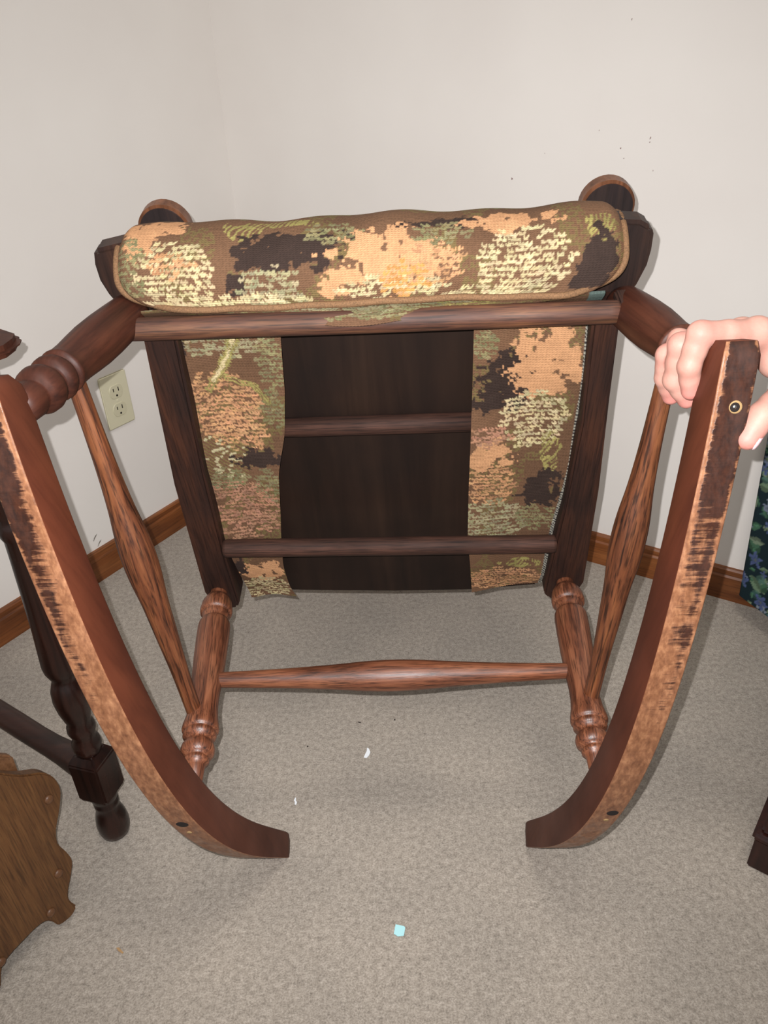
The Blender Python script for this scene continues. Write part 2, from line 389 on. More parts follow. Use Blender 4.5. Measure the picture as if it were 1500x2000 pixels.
# front legs
FL0, FL1 = Vector((-.2425, .3418, -.012)), Vector((-.2630, .3830, .1904))
FR0, FR1 = Vector((.2470, .3270, -.012)), Vector((.2703, .3705, .1626))
front = [(-.10, .0120), (-.07, .0170), (-.02, .0196), (.10, .0206), (.25, .0214), (.38, .0212), (.48, .0200), (.56, .0188), (.62, .0186), (.655, .0192), (.664, .0198), (.673, .0196), (.679, .0180), (.684, .0160), (.690, .0156), (.696, .0168), (.705, .0186), (.725, .0200), (.745, .0199), (.760, .0184), (.768, .0160), (.775, .0148), (.782, .0150), (.790, .0168), (.805, .0190), (.83, .0203), (.86, .0198), (.885, .0174), (.897, .0146), (.906, .0140), (.93, .0156), (.97, .0150), (1.02, .0130)]
lathe('front_leg', front, FL0, FL1, M_leg, chair, 36)
lathe('front_leg', front, FR0, FR1, M_leg, chair, 36)
def lerp(a, b, t): return a + (b - a) * t
# stretchers
bul = spline([(0, .0092), (.10, .0104), (.22, .0122), (.34, .0150), (.42, .0176), (.50, .0188), (.58, .0178), (.66, .0154), (.78, .0124), (.90, .0104), (1, .0092)], 4)
lathe('back_stretcher', bul, lerp(RL0, RL1, .527) + Vector((.010, 0, 0)), lerp(RR0, RR1, .524) - Vector((.010, 0, 0)), M_oak, chair, 24)
sbul = spline([(0, .0080), (.10, .0086), (.22, .0100), (.32, .0124), (.40, .0158), (.455, .0170), (.52, .0164), (.60, .0136), (.70, .0118), (.84, .0094), (.95, .0088), (1, .0088)], 4)
lathe('side_stretcher', sbul, lerp(FL0, FL1, .640) + Vector((.004, -.008, -.002)), lerp(RL0, RL1, .665) + Vector((-.006, .006, .012)), M_oak_s, chair, 24)
lathe('side_stretcher', sbul, lerp(FR0, FR1, .640) + Vector((-.003, -.010, 0)), lerp(RR0, RR1, .640) + Vector((.004, .008, .012)), M_oak_s, chair, 24)
# seat frame rails
Lr = [(-.2290, .330), (-.2487, .1218), (-.2568, -.079), (-.2500, -.103), (-.2360, -.1155), (-.2180, -.1120), (-.2131, -.100), (-.2139, -.0071), (-.2087, .1363), (-.1956, .330)]
Rr = [(.2395, .330), (.2445, .2185), (.2516, .0908), (.2550, -.0787), (.2480, -.100), (.2330, -.1130), (.2120, -.1100), (.2039, -.0982), (.2074, -.0203), (.2132, .0584), (.2182, .1921), (.2131, .330)]
slab('seat_rail', Lr, -.040, 0, M_rail, chair, .003)
slab('seat_rail', Rr, -.040, 0, M_rail, chair, .003)
# flared scroll boards at the front ends of the rails
slab('scroll_board', [(-.2666, .3976), (-.2702, .382), (-.2705, .365), (-.2665, .350), (-.2607, .3372), (-.250, .322), (-.235, .308), (-.205, .300), (-.200, .405), (-.232, .4040)], -.064, -.038, M_scroll, chair, .004)
slab('scroll_board', [(.2660, .3935), (.2690, .386), (.2697, .370), (.2684, .3545), (.2620, .334), (.2519, .3163), (.235, .300), (.205, .292), (.200, .400), (.235, .402), (.255, .400)], -.064, -.038, M_scroll, chair, .004)
# arms (mostly behind the seat): round-ended board with lighter edge
for sd, cx, cy in ((1, .2765, .3185), (-1, -.2640, .3170)):
    pts = []
    for k in range(19):
        a = -PI * .05 + PI * 1.1 * k / 18; pts.append((cx + .0325 * math.cos(a), cy + .0325 * math.sin(a)))
    cin = cx - sd * .02
    pts = pts + [(cx - .029, cy - .05), (cin - .022, cy - .16), (cin - sd * .015 - .018, cy - .40), (cin - sd * .015 + .018, cy - .40), (cin + .022, cy - .16), (cx + .029, cy - .05)]
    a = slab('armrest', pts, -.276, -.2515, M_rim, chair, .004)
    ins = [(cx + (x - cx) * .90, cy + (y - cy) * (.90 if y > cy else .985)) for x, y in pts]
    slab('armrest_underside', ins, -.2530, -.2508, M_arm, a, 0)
    lathe('arm_post', spline([(0, .012), (.2, .015), (.5, .017), (.8, .014), (1, .012)], 3), (sd * .232, .205, -.03), (cin, .205, -.252), M_leg, chair, 16)
    # back posts
    tube('back_post', [(sd * .2335, -.085, -.042), (sd * .230, -.105, -.18), (sd * .224, -.145, -.38), (sd * .222, -.205, -.60)], [.019, .018, .016, .013], M_leg, chair, 14)
# rungs across the frame
lathe('front_rung', [(0, .0096), (.006, .0110), (.02, .0112), (.5, .0118), (.98, .0112), (.994, .0110), (1, .0096)], (-.2385, .3400, .0118), (.2340, .3365, .0118), M_rung, chair, 20)
box('rung_block', (.2315, .3270, -.010), (.2440, .3480, .016), M_rung_d, chair, .002)
lathe('rear_rung', [(0, .0112), (.01, .0120), (.5, .0122), (.99, .0120), (1, .0112)], (-.2130, .0070, -.004), (.2105, -.0025, -.004), M_rung_d, chair, 20)
lathe('middle_rung', [(0, .0115), (.5, .0118), (1, .0115)], (-.2080, .1725, -.040), (.2120, .1695, -.040), M_rung_d, chair, 20)
# seat board
slab('seat_board', [(-.2055, .330), (-.2085, .13), (-.2120, .0), (-.2050, -.1330), (-.10, -.1400), (0, -.1455), (.11, -.1470), (.2030, -.1390), (.2070, -.02), (.2130, .06), (.2170, .19), (.2120, .330)], -.062, -.050, M_panel, chair, .0015)

# ------------------------------------------------------------------ tapestry painter: weaves colour patches into a colour attribute
PAL = dict(base=(112, 82, 60), pe=(222, 166, 120), cr=(224, 204, 156), cg=(176, 166, 128), gr=(152, 143, 102), ol=(166, 154, 92), dk=(58, 44, 38), orr=(222, 160, 92), wh=(206, 194, 152), pk=(198, 146, 116))
PAL['or'] = PAL['orr']
PL = {k: np.array(lin(v)) * (.74 if k in ('base', 'dk') else .60) for k, v in PAL.items()}
def paint(X, Y, patches, strokes=(), seed=1):
    """X,Y: grids (m); Y grows in the 'down the cloth' direction"""
    rg = np.random.default_rng(seed)
    H, Wd = X.shape; img = np.empty((H, Wd, 3)); img[:] = PL['base']
    def vn(step):   # blocky value noise, woven look
        hh, ww = H // step + 3, Wd // step + 3; g = rg.random((hh, ww)); return np.kron(g, np.ones((step, step)))[:H, :Wd]
    def sn(step):   # smooth noise
        hh, ww = H // step + 3, Wd // step + 3; g = rg.random((hh, ww))
        yi = np.arange(H) / step; xi = np.arange(Wd) / step; y0 = yi.astype(int); x0 = xi.astype(int); fy = (yi - y0)[:, None]; fx = (xi - x0)[None]
        fy = fy * fy * (3 - 2 * fy); fx = fx * fx * (3 - 2 * fx)
        a = g[np.ix_(y0, x0)]; b = g[np.ix_(y0, x0 + 1)]; c = g[np.ix_(y0 + 1, x0)]; e = g[np.ix_(y0 + 1, x0 + 1)]
        return (a * (1 - fx) + b * fx) * (1 - fy) + (c * (1 - fx) + e * fx) * fy
    big = sn(40); img *= (.80 + .42 * big)[..., None]
    ogr = (sn(22) > .60) & (vn(2) > .45); img[ogr] = img[ogr] * .5 + PL['ol'] * .30
    for c, x, y, rx, ry, st in patches:
        dx, dy = (X - x) / rx, (Y - y) / ry; dist = np.sqrt(dx * dx + dy * dy)
        col = PL[c]
        if st == 's':
            lob = .62 * (sn(7) - .5) + .75 * (sn(16) - .5) + .30 * (vn(3) - .5)
            m = (dist + lob * 1.1) < .92
            holes = (sn(6) > .80) & (vn(2) > .3) & (dist > .15); m &= ~holes
            tw = .90 + .22 * sn(10)
            img[m] = (col * tw[..., None])[m]
        elif st == 'k':
            ph = np.sin((X * 1.0 + Y * .55) * 2 * PI / .0052 + 11 * sn(12)) + 3.2 * (sn(4) - .5); m = (dist + .7 * (sn(9) - .5) < 1) & (ph > .0)
            img[m] = (col * (.75 + .5 * sn(8))[..., None])[m]
        elif st == 't':
            gg = (dist < 1.05) & (np.sin((X * .9 - Y) * 2 * PI / .006 + 4 * sn(15)) > .5); img[gg] = img[gg] * .45 + PL['ol'] * .40
            k = int(rx * ry * 3.14 / .008 ** 2)
            for _ in range(k):
                a = rg.random() * 2 * PI; r = math.sqrt(rg.random()); cx, cy = x + rx * r * math.cos(a), y + ry * r * math.sin(a)
                m = ((X - cx) / .0022) ** 2 + ((Y - cy) / .0018) ** 2 < 1; img[m] = col
        else:
            pit_x, pit_y = .0068, .0054
            ny, nx = int(ry / pit_y) + 1, int(rx / pit_x) + 1
            for j in range(-ny, ny + 1):
                for i in range(-nx, nx + 1):
                    cx = x + (i + .5 * (j % 2) + .35 * (rg.random() - .5)) * pit_x; cy = y + (j + .35 * (rg.random() - .5)) * pit_y
                    q = math.hypot((cx - x) / rx, (cy - y) / ry)
                    if q > 1.12 or rg.random() < .04 + .24 * q * q: continue
                    w = .0034 * (.75 + .5 * rg.random()); h = .0027 * (.75 + .5 * rg.random())
                    ix0 = np.searchsorted(X[0], cx - 2 * w); ix1 = np.searchsorted(X[0], cx + 2 * w)
                    ycol = Y[:, 0]; iy = np.where(np.abs(ycol - cy) < 2 * h)[0]
                    if len(iy) == 0 or ix1 <= ix0: continue
                    sl = (slice(iy[0], iy[-1] + 1), slice(ix0, ix1))
                    ux, uy = (X[sl] - cx) / w, (Y[sl] - cy) / h
                    sk = .5 * math.sin(cx * 90) * uy
                    m = ((ux + sk) ** 2 + uy ** 2 < 1) & ~(((ux + sk) ** 2 / .22 + (uy + 1.0) ** 2 / .8) < 1)
                    sub = img[sl]; sub[m] = col * (.70 + .45 * rg.random()) * (1 + .10 * (rg.random(3) - .5))
    for c, path, w in strokes:
        for (x0, y0), (x1, y1) in zip(path[:-1], path[1:]):
            L2 = (x1 - x0) ** 2 + (y1 - y0) ** 2; t = np.clip(((X - x0) * (x1 - x0) + (Y - y0) * (y1 - y0)) / L2, 0, 1)
            dd = np.hypot(X - x0 - t * (x1 - x0), Y - y0 - t * (y1 - y0)) + .004 * (sn(6) - .5)
            m = (dd < w) & (np.sin(dd * 2 * PI / .0032 + 3 * sn(14)) > -.6); img[m] = (PL[c] * (.7 + .6 * sn(9))[..., None])[m]
    img *= (.88 + .24 * rg.random((H, Wd)))[..., None]
    return img
def cloth(name, P, X, Y, img, parent, mat=M_tap, flip=False):
    H, Wd = X.shape
    idx = np.arange(H * Wd).reshape(H, Wd)
    q = np.stack([idx[:-1, :-1], idx[:-1, 1:], idx[1:, 1:], idx[1:, :-1]], -1).reshape(-1, 4)
    if flip: q = q[:, ::-1]
    me = bpy.data.meshes.new(name); me.vertices.add(H * Wd); me.vertices.foreach_set('co', P.reshape(-1))
    me.loops.add(q.size); me.loops.foreach_set('vertex_index', q.reshape(-1)); me.polygons.add(len(q)); me.polygons.foreach_set('loop_start', np.arange(0, q.size, 4))
    me.update(calc_edges=True); me.validate()
    ca = me.color_attributes.new('Col', 'FLOAT_COLOR', 'POINT'); c4 = np.ones((H * Wd, 4)); c4[:, :3] = np.clip(img.reshape(-1, 3), 0, 1); ca.data.foreach_set('color', c4.reshape(-1))
    uv = me.uv_layers.new(name='UVMap'); u = np.stack([X.reshape(-1)[q.reshape(-1)], Y.reshape(-1)[q.reshape(-1)]], -1); uv.data.foreach_set('uv', u.reshape(-1))
    return link(name, me, mat, parent)

# front roll of the seat cushion
RC, RD, RR_ = .353, -.055, .055
roll_p = [('pe', -.196, .001, .036, .016, 's'), ('pe', -.215, .020, .018, .016, 's'), ('cr', -.186, .055, .036, .032, 'd'), ('pe', -.186, .046, .020, .012, 'd'), ('gr', -.228, .044, .012, .032, 'd'), ('ol', -.122, .008, .017, .012, 'k'), ('ol', -.084, -.001, .043, .008, 'k'), ('dk', -.092, .034, .045, .019, 's'), ('dk', -.052, .037, .034, .018, 's'), ('dk', -.128, .067, .012, .013, 's'), ('cg', -.094, .072, .031, .021, 'd'), ('gr', -.034, .018, .029, .012, 'd'), ('pe', .02, .046, .053, .029, 's'), ('pe', -.036, .071, .026, .013, 's'), ('pe', .058, .053, .028, .023, 'd'), ('cr', .020, .074, .05, .010, 'd'), ('or', .034, .067, .022, .016, 'd'), ('dk', .064, .012, .038, .010, 's'), ('gr', .068, .025, .029, .011, 'd'), ('pe', .13, .013, .043, .013, 's'), ('cr', .146, .056, .043, .032, 'd'), ('ol', .218, .023, .013, .018, 'k'), ('dk', .218, .055, .017, .026, 's'), ('dk', .204, .073, .014, .011, 's'), ('cr', -.144, .081, .077, .006, 'd'), ('cr', .11, .083, .048, .005, 'd'), ('gr', .0, -.03, .25, .012, 'd')]
def roll_surface():
    s = np.arange(-.085, .0900, .0013); x0, x1 = -.2425, .2385
    xs = np.arange(x0, x1 + .0006, .0013)
    X, Y = np.meshgrid(xs, s)
    img = paint(X, Y, roll_p, seed=3)
    # narrowing near the piped bottom corners
    def ext(sv):
        rc = .036; d = np.clip((sv - (.0890 - rc)) / rc, 0, 1); return rc * (1 - np.sqrt(np.maximum(0, 1 - d * d)))
    e = ext(Y); mid = (x0 + x1) / 2; half = (x1 - x0) / 2
    XX = mid + (X - mid) * (half - e) / half
    un = (X - mid) / half
    r = RR_ + .0015 * np.sin(X * 31 + 1) + .0012 * np.sin(X * 77 + Y * 40)
    edge = np.clip((np.abs(un) - .94) / .06, 0, 1); r = r - .010 * edge ** 2
    a = Y / RR_
    P = np.stack([XX, RC + r * np.cos(a), RD + r * np.sin(a)], -1)
    # slack at the piping
    sag = np.clip((Y - .05) / .04, 0, 1) * (.0016 * np.sin(X * 24 + .6))
    P[..., 1] += sag
    cloth('cushion_roll', P, X, Y, img, cush, flip=True)
    # piping path: left side, round the bottom, right side
    i_bot = len(s) - 1; path = []
    for j in range(60, len(s), 3): path.append(P[j, 0])
    for i in range(0, len(xs), 6): path.append(P[i_bot, i])
    for j in range(len(s) - 1, 20, -3): path.append(P[j, -1])
    path = [p for k, p in enumerate(path) if k == 0 or np.linalg.norm(np.array(p) - np.array(path[k - 1])) > .0015]
    pth = [Vector(p) for p in path]
    for _ in range(4): pth = [pth[0]] + [(pth[k - 1] + pth[k] * 2 + pth[k + 1]) / 4 for k in range(1, len(pth) - 1)] + [pth[-1]]
    tube('piping', [p + Vector((0, .0006 + .0034 * max(0., min(1., (p.z + .02) / .02)), .0012 + .0043 * max(0., min(1., (p.z + .02) / .02)))) for p in pth], .0033, M_pipe, cush, 8)
    # cloth below the piping, sagging over the rung in the middle
    t = np.linspace(0, 1, 60); xs2 = np.arange(-.228, .2225, .0013); X2, T2 = np.meshgrid(xs2, t)
    Y2 = T2 * .060
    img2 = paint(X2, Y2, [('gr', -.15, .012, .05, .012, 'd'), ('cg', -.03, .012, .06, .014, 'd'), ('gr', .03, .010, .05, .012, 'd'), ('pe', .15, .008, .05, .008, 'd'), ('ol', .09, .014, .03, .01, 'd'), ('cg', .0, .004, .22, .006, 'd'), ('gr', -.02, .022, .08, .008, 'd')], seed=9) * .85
    edge2 = X2 > .207; img2[edge2] = np.array(lin((84, 98, 92)))
    mid2 = np.clip(np.exp(-((X2 + .010) / .092) ** 2) + .30 * np.exp(-((X2 - .12) / .05) ** 2), 0, 1)
    kt = [0, .25, .45, .60, .75, 1.0]
    y_a, z_a = np.interp(T2, kt, [.3505, .349, .347, .344, .338, .320]), np.interp(T2, kt, [-.004, -.002, -.003, -.005, -.010, -.030])
    y_b, z_b = np.interp(T2, kt, [.3520, .3505, .3485, .3420, .350, .320]), np.interp(T2, kt, [.000, .0135, .0222, .0272, .006, -.030])
    yy = y_a + (y_b - y_a) * mid2; zz = z_a + (z_b - z_a) * mid2; sh = .0007 * np.sin(X2 * 55)
    P2 = np.stack([X2, yy + sh, zz], -1)
    cloth('cushion_underside', P2, X2, Y2, img2, cush)
cush = empty('seat_cushion'); cush.parent = chair
roll_surface()
# rest of the cushion pad behind the board, and the upholstered back (hidden side of the chair)
def pad(name, P, n1=24, n2=20, parent=None, th=.05):
    """soft box: P = (x half at y0, x half at y1, y0, y1, z0)"""
    xa, xb, y0, y1, z0 = P; v, f = [], []
    prof = [(0, 0), (.35, .0), (.75, .0), (1, .0)]
    for j in range(n2 + 1):
        ty = j / n2
        for i in range(n1 + 1):
            tx = i / n1 * 2 - 1; xh = xa + (xb - xa) * ty
            h = th * (1 - abs(tx) ** 8) ** .5 * (1 - abs(2 * ty - 1) ** 8) ** .5
            v.append((tx * xh, y0 + (y1 - y0) * ty, z0 - h))
    m = len(v)
    for j in range(n2 + 1):
        for i in range(n1 + 1):
            tx = i / n1 * 2 - 1; v.append((tx * (xa + (xb - xa) * j / n2), y0 + (y1 - y0) * j / n2, z0))
    for j in range(n2):
        for i in range(n1):
            a = j * (n1 + 1) + i; f.append((a, a + 1, a + n1 + 2, a + n1 + 1)); f.append((m + a + n1 + 1, m + a + n1 + 2, m + a + 1, m + a))
    return v, f
v, f = pad('cushion_pad', (.195, .218, -.10, .335, -.063))
me = mesh('cushion_pad', v, f); ca = me.color_attributes.new('Col', 'FLOAT_COLOR', 'POINT'); ca.data.foreach_set('color', [q for k in range(len(v)) for q in (*PL[random.choice(['base', 'base', 'pe', 'gr', 'dk'])], 1)])
link('cushion_pad', me, M_tap, cush)
v, f = pad('b', (.20, .195, .075, .60, 0), th=.05)
me = mesh('back_upholstery', v, f); ca = me.color_attributes.new('Col', 'FLOAT_COLOR', 'POINT'); ca.data.foreach_set('color', [q for k in range(len(v)) for q in (*PL[random.choice(['base', 'base', 'pe', 'gr', 'dk'])], 1)])
link('back_upholstery', me, M_tap, chair, True, Matrix(((1, 0, 0, 0), (0, -.20, -.98, -.115), (0, -.98, .20, -.02), (0, 0, 0, 1))))
box('top_rail', (-.225, -.222, -.625), (.225, -.190, -.585), M_leg, chair, .006)

# fabric strips on the underside
def strip(name, Fs, xo, xi, patches, strokes, sd, seed, selv=False):
    Fg = np.arange(.334, -.1195, -.0013); n = 90; t = np.linspace(0, 1, n)
    lo = np.interp(Fg, Fs[0][::-1], xo[::-1]); hi = np.interp(Fg, Fs[1][::-1], xi[::-1])
    k = np.ones(15) / 15
    lo = np.convolve(np.pad(lo, 7, 'edge'), k, 'valid'); hi = np.convolve(np.pad(hi, 7, 'edge'), k, 'valid')
    A, B = (lo, hi) if sd < 0 else (hi, lo)
    PX = A[:, None] + (B - A)[:, None] * t[None]; PY = np.repeat(Fg[:, None], n, 1)
    xs = np.linspace(A.min(), B.max(), n)     # painting grid: regular, sampled by true position
    Xr, Yr = np.meshgrid(np.arange(A.min() - .002, B.max() + .003, .0012), Fg[0] - Fg)
    pp = [(c, x, Fg[0] - y, rx, ry, s) for c, x, y, rx, ry, s in patches]; ss = [(c, [(x, Fg[0] - y) for x, y in p], w) for c, p, w in strokes]
    im = paint(Xr, Yr, pp, ss, seed)
    ix = np.clip(np.round((PX - Xr[0, 0]) / .0012).astype(int), 0, Xr.shape[1] - 1); iy = np.repeat(np.arange(len(Fg))[:, None], n, 1)
    img = im[iy, ix]
    if selv:
        d = np.abs(PX - (B if sd > 0 else A)[:, None]); m = d < .0085
        ck = ((np.floor(PX / .0022) + np.floor(PY / .0022)) % 2 > 0)[..., None]
        sv = np.where(ck, np.array(lin((150, 146, 132))), np.array(lin((44, 42, 44)))); img[m] = sv[m]
    z = -.0195 + .0022 * np.sin(PY * 38 + PX * 20) + .0016 * np.sin(PX * 60 + 1.3) - .004 * np.clip((-PY - .06) / .05, 0, 1)
    fray = np.where((np.arange(n) % 3 == 0), .0015, 0.0); PY = PY.copy(); PY[-1] -= fray
    # bottom edge slope / torn corner
    sl = np.clip((-PY - .085) / .035, 0, 1)
    if sd < 0: PY -= sl * (.004 * np.exp(-((PX + .146) / .012) ** 2) - .004 * np.exp(-((PX + .175) / .02) ** 2)); PX = PX + sl ** 2 * .006 * np.exp(-((PX + .143) / .012) ** 2)
    else: PY += sl * (.019 * (PX - .109) / .10 - .001)
    P = np.stack([PX, PY, z], -1)
    o = cloth(name, P, PX, PY, img, chair, flip=False)
    return o, P
SLp = [('cg', -.157, .307, .042, .02, 'd'), ('gr', -.111, .282, .013, .04, 'd'), ('gr', -.118, .215, .014, .028, 'd'), ('pe', -.175, .223, .042, .041, 'd'), ('pe', -.159, .186, .029, .029, 'd'), ('wh', -.191, .145, .036, .036, 't'), ('dk', -.152, .145, .03, .013, 's'), ('gr', -.141, .1, .016, .027, 'd'), ('pk', -.182, .061, .048, .048, 'd'), ('pe', -.172, -.058, .028, .018, 's'), ('cr', -.178, -.096, .032, .024, 'd'), ('dk', -.203, -.046, .01, .022, 's'), ('dk', -.203, .300, .006, .013, 's'), ('gr', -.192, .117, .03, .016, 'd')]
SRp = [('gr', .112, .288, .013, .018, 'd'), ('dk', .13, .238, .03, .041, 's'), ('pe', .177, .274, .035, .042, 's'), ('pe', .175, .238, .028, .024, 's'), ('cr', .17, .186, .035, .037, 'd'), ('pe', .124, .137, .027, .033, 's'), ('ol', .192, .134, .011, .037, 'k'), ('dk', .189, .081, .028, .027, 's'), ('pe', .126, .089, .031, .031, 'd'), ('cg', .128, .024, .039, .036, 'd'), ('gr', .187, .03, .026, .02, 'd'), ('pe', .155, -.090, .052, .026, 'd'), ('ol', .174, -.054, .027, .009, 'k'), ('pk', .124, .166, .023, .015, 'd')]
strip('fabric_strip', ([.334, .312, .21, .10, 0, -.119], [.334, .31, .2404, .1768, .1225, .0072, -.043, -.119]), [-.206, -.205, -.214, -.2175, -.214, -.2020], [-.094, -.0953, -.1009, -.111, -.1258, -.1409, -.1457, -.1445], SLp,
      [('ol', [(-.140, .315), (-.158, .280), (-.182, .246)], .0058), ('cr', [(-.142, .312), (-.156, .285), (-.176, .255)], .0022), ('ol', [(-.160, .258), (-.134, .247), (-.122, .224)], .0036)], -1, 21)
oR, PR = strip('fabric_strip', ([.334, .30, .2248, .1226, 0, -.119], [.334, .306, .237, .128, -.003, -.054, -.119]), [.2215, .2209, .2250, .2242, .2126, .2075], [.1002, .1002, .1009, .1001, .1003, .1048, .1091], SRp, [], 1, 22, True)
# overlock stitching along the right strip
v, f = [], []
for i in range(6, PR.shape[0] - 14, 6):
    p = Vector(PR[i, -1]); q = Vector(PR[min(i + 2, PR.shape[0] - 1), -1]) + Vector((.0052, 0, .0040)); p = p + Vector((-.0012, 0, .0030))
    if p.y < .0 : continue
    t = (q - p).normalized(); x = t.cross(Vector((0, 0, 1))).normalized() * .0012; y = Vector((0, 0, .0012)); b = len(v)
    for c in (p, q): v += [c + x, c + y, c - x, c - y]
    for k in range(4): f.append((b + k, b + (k + 1) % 4, b + 4 + (k + 1) % 4, b + 4 + k))
    f += [(b + 3, b + 2, b + 1, b), (b + 4, b + 5, b + 6, b + 7)]
st = link('overlock_stitching', mesh('overlock_stitching', v, f), M_thread, chair); st['kind'] = 'stuff'

# ------------------------------------------------------------------ dark turned-leg table at the left edge
tb = empty('side_table', (-.409, .727, 0))
tag(tb, 'near-black turned-leg table cut off by the left edge of the photo', 'table')
leg = [(.0, .0150), (.004, .0195), (.014, .0222), (.026, .0226), (.040, .0208), (.052, .0176), (.060, .0160), (.064, .0172), (.070, .0172), (.074, .0160), (.078, .0180), (.088, .0190)]
H = .715
lathe('leg', [(z / H, r) for z, r in leg] + [(.092 / H, .0190)], (0, 0, 0), (0, 0, H), M_tabl, tb, 28)
def chamf_block():
    bm = bmesh.new(); 
    a = .0225; zs = [(.080, .62), (.092, 1), (.158, 1), (.172, .62)]
    rings = []
    for z, s in zs:
        rings.append([bm.verts.new((a * s * x, a * s * y, z)) for x, y in ((-1, -1), (1, -1), (1, 1), (-1, 1))])
    for r0, r1 in zip(rings[:-1], rings[1:]):
        for k in range(4): bm.faces.new((r0[k], r0[(k + 1) % 4], r1[(k + 1) % 4], r1[k]))
    bm.faces.new(list(reversed(rings[0]))); bm.faces.new(rings[-1])
    bmesh.ops.bevel(bm, geom=list(bm.edges), offset=.0022, segments=2, affect='EDGES')
    me = bpy.data.meshes.new('leg_block'); bm.to_mesh(me); bm.free()
    return link('leg_block', me, M_tabl, tb, False, Matrix.Rotation(-.30, 4, 'Z'))
chamf_block()
up = [(.168, .0150), (.174, .0168), (.182, .0192), (.190, .0184), (.197, .0150), (.204, .0156), (.212, .0184), (.220, .0176), (.226, .0150), (.234, .0170), (.250, .0206), (.268, .0226), (.284, .0214), (.295, .0178), (.300, .0158), (.304, .0150), (.310, .0176), (.318, .0206), (.328, .0216), (.345, .0206), (.38, .0184), (.43, .0166), (.48, .0152), (.510, .0146), (.516, .0170), (.524, .0182), (.532, .0168), (.538, .0146), (.552, .0180), (.575, .0206), (.60, .0180), (.612, .0150)]
lathe('leg_turning', [((z - .168) / (.612 - .168), r) for z, r in up], (0, 0, .168), (0, 0, .612), M_tabl, tb, 28)
box('top_block', (-.0225, -.0225, .610), (.0225, .0225, .716), M_tabl, tb, .002)
# stretcher from the block, running away to the left
tube('stretcher', [Vector((-.012, .012, .126)) + Vector((-.139 * t, .0900 * t, -.006 * math.sin(PI * min(1, t * .8)))) * 1.0 for t in [0, .1, .2, .35, .5, .7, 1, 1.5, 2.2, 3]], [.0225, .0220, .0205, .0180, .0168, .0165, .0170, .0170, .017, .017], M_tabx, tb, 16)
top_pts = [(.0585, .012), (.054, .030), (.03, .05), (-.25, .20), (-.50, .06), (-.32, -.24), (-.02, -.08), (.045, -.03), (.0575, -.010)]
slab('table_top', top_pts, .7200, .7325, M_leg, tb, .0055, None, 4)

# ------------------------------------------------------------------ light oak stand with scalloped side panel, lower left
e1 = Vector((-.5496, -.8355, 0)); e2 = Vector((-.1248, .0821, .9888)); nn = e1.cross(e2).normalized()
if nn.x < 0: nn = -nn
std = empty('oak_stand', (-.433, .5912, 0))
tag(std, 'light oak stand with scalloped side panel and round wooden plugs, lower left corner', 'stand')
MS = Matrix(((e1.x, e2.x, nn.x, 0), (e1.y, e2.y, nn.y, 0), (e1.z, e2.z, nn.z, 0), (0, 0, 0, 1)))
op = [(-.0093, .2578), (-.0273, .2374), (-.0400, .2270), (-.0510, .2185), (-.0590, .2060), (-.0624, .1917), (-.0608, .1747), (-.0493, .1529), (-.0365, .1333), (-.0312, .115), (-.0355, .0951), (-.0371, .0759), (-.0284, .0587), (-.0185, .0447), (-.0133, .0321), (-.0148, .0201), (-.0169, .0113), (-.0063, .0053), (.01, .0088), (.0155, .022), (.0217, .031), (.0338, .0348), (.0532, .0345), (.0725, .033), (.0865, .0267), (.0951, .0099), (.0999, .0037), (.125, .0030), (.145, .012), (.150, .030), (.19, .036), (.25, .034), (.27, .05), (.26, .12), (.262, .20), (.22, .30), (.14, .335), (.06, .315), (.02, .280)]
op = spline(op + [op[0]], 3)[:-1]
slab('side_panel', op, -.019, 0, M_stand, std, .0035, MS)
for u, vv in [(-.0441, .1806), (-.0156, .0776), (.0128, .0376), (.0844, .0366)]:
    c = MS @ Vector((u, vv, -.001)); lathe('wooden_plug', [(0, .0060), (.45, .0060), (.75, .0050), (.92, .0030), (1, .0008)], c, c + nn * .0045, M_plug, std, 16)
slab('cross_board', [(-.035, .19), (-.040, .246), (-.012, .275), (.05, .335), (.16, .37), (.16, .19)], -.042, -.028, M_plug, std, .003, MS)
box('bottom_shelf', (-.02, .045, -.24), (.24, .060, -.015), M_stand, std, .002, MS)
box('back_rail', (.0, .17, -.24), (.22, .185, -.015), M_stand, std, .002, MS)

# ------------------------------------------------------------------ dark cabinet corner, right edge
cb = empty('cabinet', (.4686, .6326, 0)); tag(cb, 'dark red-brown wooden cabinet corner on a moulded plinth, right edge', 'cabinet')
ex = Vector((.7810, -.6245, 0)); ey = Vector((.6245, .7810, 0))
cb.matrix_basis = Matrix(((ex.x, ey.x, 0, .4686), (ex.y, ey.y, 0, .6326), (0, 0, 1, 0), (0, 0, 0, 1)))
box('plinth', (0, 0, 0), (.42, .15, .056), M_cab, cb, .002)
slab('plinth_moulding', [(-.004, -.004), (.424, -.004), (.424, .154), (-.004, .154)], .056, .068, M_cab, cb, .0035)
box('carcass', (.004, .004, .068), (.416, .146, .50), M_cab, cb, .003)
box('cabinet_door', (.022, -.004, .085), (.20, .006, .48), M_cab, cb, .002)
box('cabinet_door', (.212, -.004, .085), (.395, .006, .48), M_cab, cb, .002)
box('cabinet_top', (-.008, -.010, .50), (.428, .156, .520), M_cab, cb, .004)

